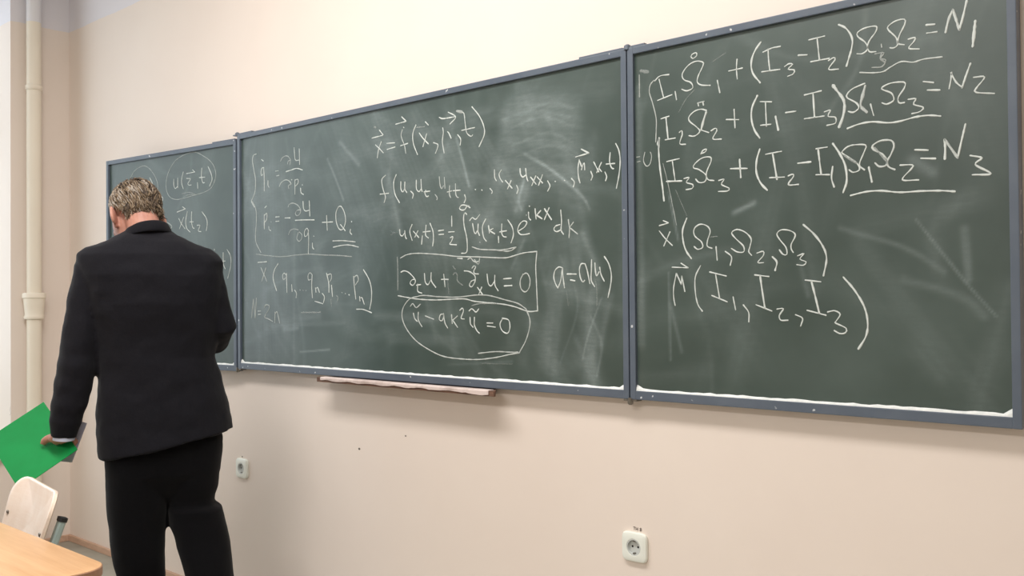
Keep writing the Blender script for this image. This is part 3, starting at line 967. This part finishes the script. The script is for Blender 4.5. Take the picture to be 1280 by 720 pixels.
# ------------------------------------------------------------------ desk and chair
desk = tag(empty('desk', (.84, -1.588, 0)), 'light brown laminate desk with rounded corners and metal legs in front of chair', 'desk')
HX, HY, TZ = .70, .275, .75
def rrect(hx, hy, r, z, inset=0.0):
    o = []
    for cx, cy, a0 in ((hx-r, hy-r, 0), (-hx+r, hy-r, 90), (-hx+r, -hy+r, 180), (hx-r, -hy+r, 270)):
        for k in range(9):
            a = R(a0+90*k/8); o.append((cx+(r-inset)*math.cos(a), cy+(r-inset)*math.sin(a), z))
    return o
MB().loft([rrect(HX, HY, .06, TZ-.0195), rrect(HX, HY, .06, TZ-.0015), rrect(HX, HY, .06, TZ-.0005, .0012)]).build('desk_edge', M_edge, desk, auto=40)
MB().loft([rrect(HX, HY, .06, TZ-.004, .002), rrect(HX, HY, .06, TZ+.0004, .002), rrect(HX, HY, .06, TZ+.0008, .003)]).build('desktop', M_top, desk, auto=40)
for sx in (-1, 1):
    for sy in (-1, 1):
        mb = MB(); mb.box(sx*.58-.014, sx*.58+.014, sy*.20-.014, sy*.20+.014, .012, TZ-.0195, .004)
        lg = mb.build('leg', M_tube, desk)
        MB().box(sx*.58-.017, sx*.58+.017, sy*.20-.017, sy*.20+.017, 0, .02, .004).build('foot_cap', M_cap, lg)
    mb = MB(); mb.box(sx*.58-.013, sx*.58+.013, -.19, .19, TZ-.05, TZ-.021, .003); mb.build('end_rail', M_tube, desk)
mb = MB(); mb.box(-.57, .57, .187, .213, TZ-.05, TZ-.021, .003); mb.build('long_rail', M_tube, desk)
MB().box(-.565, .565, .19, .206, .36, TZ-.051, .002).build('modesty_panel', M_edge, desk)

CH_A = R(-8.2)
chair = tag(empty('chair', (.805, -1.185, 0), CH_A), 'school chair with pale plywood back and grey-green tube frame tucked behind the desk', 'chair')
REC = R(18); ZB = .698       # backrest centre height
def bk(a, h, n=0.0):           # along width, up the reclined plane, towards the back
    return (a, n*math.cos(REC)+h*math.sin(REC), ZB+h*math.cos(REC)-n*math.sin(REC))
out = []
HW, TOP, BOT = .205, .114, -.085
for cx, cy, rx, ry, a0 in ((HW-.075, TOP-.065, .075, .065, 0), (-HW+.075, TOP-.065, .075, .065, 90), (-HW+.05+.012, BOT+.035, .05, .035, 180), (HW-.05-.012, BOT+.035, .05, .035, 270)):
    for k in range(9):
        a = R(a0+90*k/8); out.append((cx+rx*math.cos(a), cy+ry*math.sin(a)))
curve = lambda a: -.030*(a/HW)**2
mb = MB(); nn = len(out)
inner = lambda s: [(x*s, TOP*.15*(1-s)+y*s) for x, y in out]
rings = []
for s, n in [(s, -.006) for s in (.02, .15, .3, .45, .6, .72, .84, .93, .98)]+[(1, -.004), (1, .004)]+[(s, .006) for s in (.98, .93, .84, .72, .6, .45, .3, .15, .02)]:
    rings.append([bk(x, y, n+curve(x)) for x, y in inner(s)])
mb.loft(rings)
br = mb.build('backrest', M_ply, chair, auto=50)
for s in (-1, 1):
    for sc_h in (.0, ):
        c = bk(s*.176, .004, -.0085+curve(.176)); mb = MB(); mb.ellipsoid(c, (.006, .003, .006), nu=14, nv=8); mb.build('screw', M_metal, br, smooth=True)
def flat_tube(mb, pts, hw=.0135, hd=.009):
    P = [Vector(p) for p in pts]; rings = []
    for i, p in enumerate(P):
        t = (P[min(i+1, len(P)-1)]-P[max(i-1, 0)]).normalized(); u = Vector((1, 0, 0)); u = (u-t*u.dot(t)).normalized(); w = t.cross(u)
        rings.append([p+u*x+w*y for x, y in ((-hw, -hd*.5), (-hw*.7, -hd), (hw*.7, -hd), (hw, -hd*.5), (hw, hd*.5), (hw*.7, hd), (-hw*.7, hd), (-hw, hd*.5))])
    return mb.loft(rings)
for s in (-1, 1):
    x = s*.183
    top = bk(x, .050, .024+curve(.183)*.6); low = bk(x, -.22, .012)
    mb = MB(); flat_tube(mb, [top, bk(x, -.02, .022+curve(.183)*.6), bk(x, -.12, .016), low, (x, low[1]-.02, .40), (x, low[1]+.03, .2), (x, low[1]+.07, .012)])
    lg = mb.build('rear_leg', M_tube, chair, auto=40)
    mb = MB(); t2 = bk(x, .057, .024+curve(.183)*.6); flat_tube(mb, [bk(x, .046, .024+curve(.183)*.6), t2], .0150, .0105); mb.build('tube_cap', M_cap, lg)
    mb = MB(); flat_tube(mb, [(x, -.45, .445), (x, -.455, .25), (x, -.46, .012)]); fl = mb.build('front_leg', M_tube, chair, auto=40)
    mb = MB(); mb.box(x-.012, x+.012, -.45, low[1], .415, .437, .003); mb.build('side_rail', M_tube, chair)
mb = MB()
seat = [rrect(.20, .20, .06, z, i) for z, i in ((.438, .006), (.440, 0), (.448, 0), (.450, .006))]
mb.loft([[(p[0], p[1]-.275, p[2]+(.02*(max(0, p[1]-.05)))-.25*max(0, -p[1]-.14)**1.5) for p in r] for r in seat]); mb.build('seat', M_ply, chair, auto=40)

# ------------------------------------------------------------------ the man
# figure frame: origin on the floor below the hips, x to his right, y the way he faces, z up
def cam_ray(x, y): return _right*(x-640)/F_PX-_up*(y-360)/F_PX+_fwd
_d = cam_ray(190, 380); MO = CAM+_d*3.25
MD = np.array([_d[0], _d[1], 0]); MD /= np.linalg.norm(MD); MR = np.array([MD[1], -MD[0], 0])
man = tag(empty('person', (MO[0], MO[1], 0), math.atan2(MR[1], MR[0])),
          'person in black suit seen from behind, head bowed, carrying a green folder', 'person')
def M(x, y, b=0.0):
    r = cam_ray(x, y); t = (((MO+MD*b)-CAM)@MD)/(r@MD); P = CAM+t*r
    return Vector(((P-MO)@MR, b, P[2]))
def ring(c, ra, rb, n=2.3, slope=0.0, seg=48):
    o = []
    for k in range(seg):
        a = 2*math.pi*k/seg; ca, sa = math.cos(a), math.sin(a)
        x = ra*math.copysign(abs(ca)**(2/n), ca); y = rb*math.copysign(abs(sa)**(2/n), sa)
        o.append((c[0]+x, c[1]+y, c[2]+slope*x))
    return o
def pxring(y, l, r, b, rb, slope=0.0, n=2.3, near=0.0):
    A = M(l, y, b+near); B = M(r, y, b+near)
    return ring(((A[0]+B[0])/2, b, (A[2]+B[2])/2), abs(B[0]-A[0])/2, rb, n, slope)
def pathpx(L): return [M(x, y, b) for x, y, b, r in L], [r for *_, r in L]

# --- head, in its own frame (x right, y forward, z up), then bowed and turned left
HM = Matrix.Translation(M(169.5, 268, .075)) @ Euler((R(-27), 0, R(30)), 'XYZ').to_matrix().to_4x4()
HM = Matrix.Translation(M(169.5, 268, .075)) @ Matrix.Rotation(R(25), 4, 'Z') @ Matrix.Rotation(R(-30), 4, 'X') @ Matrix.Rotation(R(4), 4, 'Y')
H3 = HM.to_3x3()
body = MB()
def hell(c, r, rot=None): body.ellipsoid(HM @ Vector(c), r, H3 @ rot if rot else H3)
hell((0, -.012, .030), (.073, .093, .083))
hell((0, .024, -.030), (.073, .068, .088))
hell((0, .040, -.085), (.054, .050, .036))
for s in (-1, 1):
    hell((s*.030, .075, -.035), (.026, .020, .024)); hell((s*.022, .083, .012), (.022, .012, .008))
    hell((s*.045, .03, -.075), (.018, .04, .022))
    er = Matrix.Rotation(R(s*42), 3, 'Z') @ Matrix.Rotation(R(-12), 3, 'X')
    hell((s*.083, -.006, -.022), (.009, .024, .038), er); hell((s*.090, -.014, -.008), (.007, .010, .024), er); hell((s*.076, .004, -.055), (.007, .010, .011), er)
hell((0, .090, -.018), (.010, .014, .028)); hell((0, .096, -.040), (.015, .012, .011))
hell((0, .086, -.068), (.024, .011, .006)); hell((0, .084, -.078), (.021, .010, .007)); hell((0, .076, -.102), (.022, .014, .014))
body.tube([HM @ Vector((0, -.035, -.03)), HM @ Vector((0, -.045, -.085)), M(184, 298, .045), M(187, 330, .03)], [.056, .056, .055, .058], 24)
# --- trunk, arms and legs under the clothes
body.loft([pxring(322, 112, 262, .0, .07), pxring(350, 112, 262, .0, .09), pxring(420, 126, 262, .0, .09), pxring(500, 130, 268, .0, .09), pxring(565, 136, 268, 0., .09)])
LA = [(124, 338, 0, .036), (109, 385, -.015, .046), (98, 430, -.025, .043), (95, 465, -.03, .041), (86, 505, -.03, .036), (80, 535, -.025, .030), (79.5, 548, -.022, .027)]
RA = [(250, 338, 0, .036), (268, 385, .0, .046), (274, 408, -.0, .043), (262, 424, .08, .040), (246, 428, .17, .034), (226, 424, .26, .028)]
body.tube(*pathpx(LA), 20); body.tube(*pathpx(RA), 20)
LL = [(168, 560, 0, .085), (172, 630, .01, .075), (172, 684, .012, .055), (174, 720, 0, .055)]
RL = [(242, 560, 0, .085), (241, 625, .02, .072), (246, 672, -.01, .055), (260, 720, -.06, .052)]
pl, rl = pathpx(LL); pr, rr = pathpx(RL)
a0, b0 = pl[-1], pr[-1]
LANK = Vector((a0[0]-.005, -.02, .09)); RANK = Vector((b0[0]+.03, -.20, .10))
body.tube(pl+[LANK, LANK+Vector((0, .02, -.055))], rl+[.040, .038], 20); body.tube(pr+[RANK, RANK+Vector((0, .02, -.055))], rr+[.040, .038], 20)
# right hand, held in front of the body
rh = M(212, 420, .31); RW = M(226, 424, .26); dirv = (rh-RW).normalized(); sd = Vector((0, 0, 1)); nv = dirv.cross(sd).normalized()
body.tube([RW, rh, rh+dirv*.05], [.026, .032, .030], 16, .55)
for k in range(4):
    o_ = rh+dirv*.045+sd*(.027-.018*k); l_ = (.075, .082, .078, .062)[k]
    body.tube([o_, o_+dirv*l_*.45+nv*.006, o_+dirv*l_*.75+nv*.026, o_+dirv*l_*.8+nv*.045], [.0095, .009, .0085, .007], 10)
body.tube([rh+sd*.03-dirv*.02, rh+sd*.055+dirv*.02+nv*.02, rh+sd*.05+dirv*.05+nv*.035], [.013, .011, .009], 10)

# --- folder: rigid A4 sheet, short side R-B facing us, long side R-T running away
FT, FR_, FB = M(54.5, 502.5, .195), M(97, 562, -.04), M(20, 606, -.04)
e_u = (FT-FR_).normalized(); LU = (FT-FR_).length
e_v = (FB-FR_); e_v = (e_v-e_u*e_v.dot(e_u)); LV = e_v.length; e_v.normalize()
e_n = e_u.cross(e_v)
if e_n.y > 0: e_n = -e_n                      # towards the viewer
def FO(u, v, n): return FR_+e_u*u+e_v*v+e_n*n
# --- left hand: palm over the folder's edge, thumb on its face, four fingers wrapped behind
wrist = M(79.5, 546, -.022)
pc = FO(.078, .032, .026)
body.tube([wrist, wrist.lerp(pc, .55)+e_n*.004, pc, FO(.074, .050, .022)], [.026, .030, .030, .020], 18, .75)
for k, u in enumerate((.112, .090, .068, .046)):
    q = (.95, 1.05, 1.0, .85)[k]
    body.tube([FO(u*.6+.03, .030, .024), FO(u, .010, .026), FO(u-.001, -.009, .014), FO(u-.002, -.010, -.006), FO(u, .008, -.0145), FO(u+.002, .030*q, -.0145), FO(u+.003, .048*q, -.013)],
              [.011, .0105, .0098, .0095, .0092, .0088, .0070], 12)
body.tube([FO(.088, .036, .026), FO(.102, .056, .024), FO(.108, .068, .018), FO(.104, .078, .013)], [.016, .0135, .012, .0090], 14)
bo = body.build('body', M_skin, man, smooth=True); remesh(bo, .0036, 4, .4)

# --- hair
def scalp(t, p, off=0.0):      # t: 0 crown .. pi, p: azimuth (0 = right, 90 = forward)
    return Vector((0, -.012, .030))+Vector(((.075+off)*math.sin(t)*math.cos(p), (.095+off)*math.sin(t)*math.sin(p), (.085+off)*math.cos(t)))
def hairline(p):
    f = math.sin(p)             # 1 forward, -1 back
    if f > .35: return 1.02-.20*(f-.35)
    if f > -.12: return 1.42+(.35-f)*.2
    return 1.62+.98*min(1, (-.12-f)/.5)
hb = MB(); tone = []
NU, NV = 72, 26; rings = []
for i in range(NV+1):
    rg = []
    for j in range(NU):
        p = 2*math.pi*j/NU; t = max(.02, hairline(p)*i/NV)
        rg.append(HM @ scalp(t, p, .004+.002*math.sin(9*p+3*i*.3)))
    rings.append(rg)
hb.loft(rings, cap=False); tone += [.33+.12*random.random() for _ in range(len(hb.v))]
whorl = Vector((.01, -.05, .105))
for k in range(2600):
    p = random.uniform(0, 2*math.pi); t = hairline(p)*math.sqrt(random.random())
    f = math.sin(p)
    L = random.uniform(.030, .062); ns = 5; pts = []
    # hair is combed back from the forehead and down over the nape
    dirp = random.gauss(0, .10); t0 = t; pp = p
    tn = min(1, max(0, .42+.30*random.gauss(0, 1)))
    if math.cos(p) < -.35 and t > .9: tn = min(1, tn+.30)       # greyer over the left temple
    lift = random.uniform(.002, .007)
    for s in range(ns):
        q = s/(ns-1)
        pts.append(HM @ scalp(min(t0, 2.5), pp, .004+lift*math.sin(q*2.4)+.003*q))
        back = -math.pi/2
        d = (back-pp+math.pi) % (2*math.pi)-math.pi
        if f > 0.0 and t0 < 1.0: t0 = t0-(L/ns)/.09 if f > .5 else t0+.1*(L/ns)/.09; pp += .55*np.sign(d)*(L/ns)/.08
        else: t0 += (L/ns)/.09*(.9 if t0 < 2.3 else .2); pp += .22*np.sign(d)*(L/ns)/.08+dirp*.2
        if t0 < .05: t0 = .05
    n0 = len(hb.v); hb.tube(pts, [.0016, .0021, .0020, .0015, .0004], 4); tone += [tn]*(len(hb.v)-n0)
# longer locks curling over the collar
for k in range(700):
    p = -math.pi/2+random.uniform(-1.05, 1.1); t = hairline(p)*random.uniform(.72, 1.0)
    b_ = HM @ scalp(t, p, .006); dn = Vector((random.gauss(.002, .005), -.007, -random.uniform(.014, .034))); o2 = Vector((random.gauss(.004, .005), -.003, -.007))
    n0 = len(hb.v); hb.tube([b_, b_+dn*.5, b_+dn+o2*.4, b_+dn+o2], [.0020, .0020, .0015, .0004], 4); tone += [min(1, max(0, random.gauss(.45, .25)))]*(len(hb.v)-n0)
ho = hb.build('hair', M_hair, man, smooth=True)
at_ = ho.data.attributes.new('tone', 'FLOAT', 'POINT'); at_.data.foreach_set('value', tone)

# --- jacket
jk = MB()
S_ = .197
jk.loft([pxring(287, 158, 212, .035, .066), pxring(294, 147, 222, .03, .085), pxring(302, 130, 240, .02, .098), pxring(311, 107, 264, .01, .106), pxring(319, 97, 273, .0, .112), pxring(327, 95.5, 279, .0, .118),
         pxring(345, 99, 279, -.005, .130), pxring(380, 106, 279, -.005, .135), pxring(415, 114, 276, .0, .130), pxring(446, 120, 268, .0, .126), pxring(475, 122.5, 277, .0, .130),
         pxring(508, 119.5, 285, .0, .138, S_*.25), pxring(535, 121, 290, .0, .142, S_*.6), pxring(551, 122.5, 291.5, .0, .146, S_*.92), pxring(553.5, 123, 292, .0, .146, S_)])
LS = [(117, 322, 0, .040), (114.5, 334, 0, .055), (113.5, 350, -.005, .060), (107, 385, -.015, .060), (103, 408, -.02, .0605), (100.5, 420, -.025, .0585), (98.5, 434, -.025, .0615), (97, 446, -.028, .059), (96, 458, -.03, .063), (93.5, 471, -.03, .0585), (91, 483, -.03, .061), (88.5, 494, -.03, .056), (86.5, 506, -.03, .0575), (84, 517, -.028, .0525), (82.5, 527, -.026, .053), (81, 536, -.025, .0465), (79.8, 546.5, -.023, .0405)]
RS = [(260, 322, 0, .038), (259, 338, 0, .054), (261, 354, .0, .058), (266.5, 380, -.01, .058), (275.5, 408, -.02, .055), (268, 424, .06, .053), (250, 427, .16, .047), (228, 424, .25, .041)]
jk.tube(*pathpx(LS), 28); jk.tube(*pathpx(RS), 28)
jo = jk.build('jacket', M_jacket, man, smooth=True); remesh(jo, .006, 2, .4); wrinkle(jo, .10, .012, 1); wrinkle(jo, .04, .003, 1)
# collar: a turned-down band round the neck
cb = MB(); rings = [[], [], [], [], []]
cc = M(184, 290, .028)
for k in range(40):
    a = 2*math.pi*k/40; ca, sa = math.cos(a), math.sin(a)
    hgt = .030*max(0, -sa)**.8-.050*max(0, sa)+.012*ca
    for i, (dr, dz) in enumerate(((-.006, -.012), (-.004, .004), (.004, .007), (.012, -.006), (.024, -.046))):
        rings[i].append(cc+Vector(((.069+dr)*ca, (.072+dr)*sa, hgt+dz)))
cb.loft([[r[k] for r in rings] for k in range(40)]+[[r[0] for r in rings]], cap=False)
co = cb.build('collar', M_jacket, jo, smooth=True); subsurf(co, 2)
# shirt cuff showing under the left sleeve
cu = MB(); w0, w1 = M(80.2, 540, -.024), M(79.5, 549.5, -.022)
cu.tube([w0, w1, w1, w0], [.0355, .0350, .031, .031], 28); cu.build('shirt_cuff', M_cuff, man, auto=50)

# --- trousers and shoes
tr = MB()
tr.loft([pxring(530, 132, 276, 0, .105), pxring(560, 130, 278.5, 0, .115), pxring(590, 131, 276, 0, .112), pxring(610, 140, 266, 0, .075), pxring(626, 175, 240, 0, .03)])
aL = [pxring(545, 130, 204, 0, .105), pxring(592, 130, 208.5, 0, .105), pxring(625, 133, 208.5, .0, .098), pxring(658, 136, 208, .005, .090), pxring(690, 138, 207, .005, .085), pxring(718, 145, 206.5, 0, .082)]
xl = M(176, 718)[0]
aL += [ring((xl-.002, -.005, .25), .075, .082), ring((xl-.006, -.01, .14), .070, .085), ring((xl-.008, -.01, .045), .068, .090), ring((xl-.008, -.01, .03), .068, .090)]
tr.loft(aL)
bR = [pxring(545, 206, 278.5, 0, .105), pxring(580, 208, 276, .0, .105), pxring(606, 209, 272.5, .005, .098), pxring(619, 210, 269, .012, .090), pxring(628, 210, 268, .01, .088), pxring(634, 210.5, 278.5, -.01, .092), pxring(645, 211, 281.5, -.015, .090), pxring(655, 211.8, 283, -.022, .088), pxring(673, 218.5, 286, -.035, .085), pxring(718, 231, 292, -.07, .082)]
xr = M(262, 718)[0]
bR += [ring((xr+.012, -.12, .25), .074, .082), ring((xr+.024, -.165, .14), .070, .085), ring((xr+.03, -.19, .05), .068, .090), ring((xr+.03, -.19, .035), .068, .090)]
tr.loft(bR)
to = tr.build('trousers', M_trouser, man, smooth=True); remesh(to, .006, 2, .4); wrinkle(to, .10, .010, 1)
for ank in (LANK, RANK):
    sh = MB(); prof = []
    for y, hw, h0, h1 in ((-.085, .018, .012, .06), (-.075, .032, .0, .085), (-.04, .038, .0, .10), (.02, .040, .0, .095), (.08, .046, .0, .065), (.14, .050, .0, .052), (.18, .042, .002, .042), (.20, .024, .006, .03), (.207, .008, .012, .02)):
        prof.append([(ank[0]+hw*math.copysign(abs(math.cos(q))**.8, math.cos(q)), ank[1]+y, (h0+h1)/2+(h1-h0)/2*math.copysign(abs(math.sin(q))**.7, math.sin(q))) for q in np.linspace(0, 2*math.pi, 24, endpoint=False)])
    sh.loft(prof); so = sh.build('shoe', M_shoe, man, smooth=True)
    s2 = MB(); s2.loft([[(ank[0]+hw*sx, ank[1]+y, z) for y, hw, sx in [(-.085, .022, 1), (-.03, .040, 1), (.06, .044, 1), (.14, .052, 1), (.19, .038, 1), (.208, .006, 1), (.208, .006, -1), (.19, .038, -1), (.14, .052, -1), (.06, .044, -1), (-.03, .040, -1), (-.085, .022, -1)]] for z in (.0, .014)])
    s2.build('sole', M_cap, so)

# --- the folder he carries
MW = Matrix.LocRotScale(Vector((MO[0], MO[1], 0)), Euler((0, 0, math.atan2(MR[1], MR[0]))), None)
fo = tag(empty('folder', MW @ FO(LU/2, LV/2, 0)), 'green plastic document folder held in the left hand of the man', 'folder')
inv = fo.matrix_basis.copy(); org = MW @ FO(LU/2, LV/2, 0)
def FW(u, v, n): return (MW @ FO(u, v, n))-org
def sheet(u0, u1, v0, v1, n0, thick, nx=14, warp=0.0):
    mb = MB(); rings = []
    for i in range(nx+1):
        u = u0+(u1-u0)*i/nx; w = warp*math.sin(math.pi*i/nx)
        rings.append([FW(u, v0, n0+w), FW(u, v1, n0+w*.6), FW(u, v1, n0+w*.6+thick), FW(u, v0, n0+w+thick)])
    return mb.loft(rings)
sheet(0, LU, 0, LV, -.001, .0016, warp=.0).build('cover', M_green, fo)
# looser back flap hanging open behind
def flap():
    mb = MB(); a, b, c, d = M(74, 518, .10), M(108.5, 529, .02), M(90, 578, .03), M(52, 575, .11)
    q = [(MW @ p)-org for p in (a, b, c, d)]; nn = (q[1]-q[0]).cross(q[3]-q[0]).normalized()*.0008
    return mb.loft([[p-nn for p in q], [p+nn for p in q]])
flap().build('back_flap', M_page, fo)['label'] = 'grey back flap'
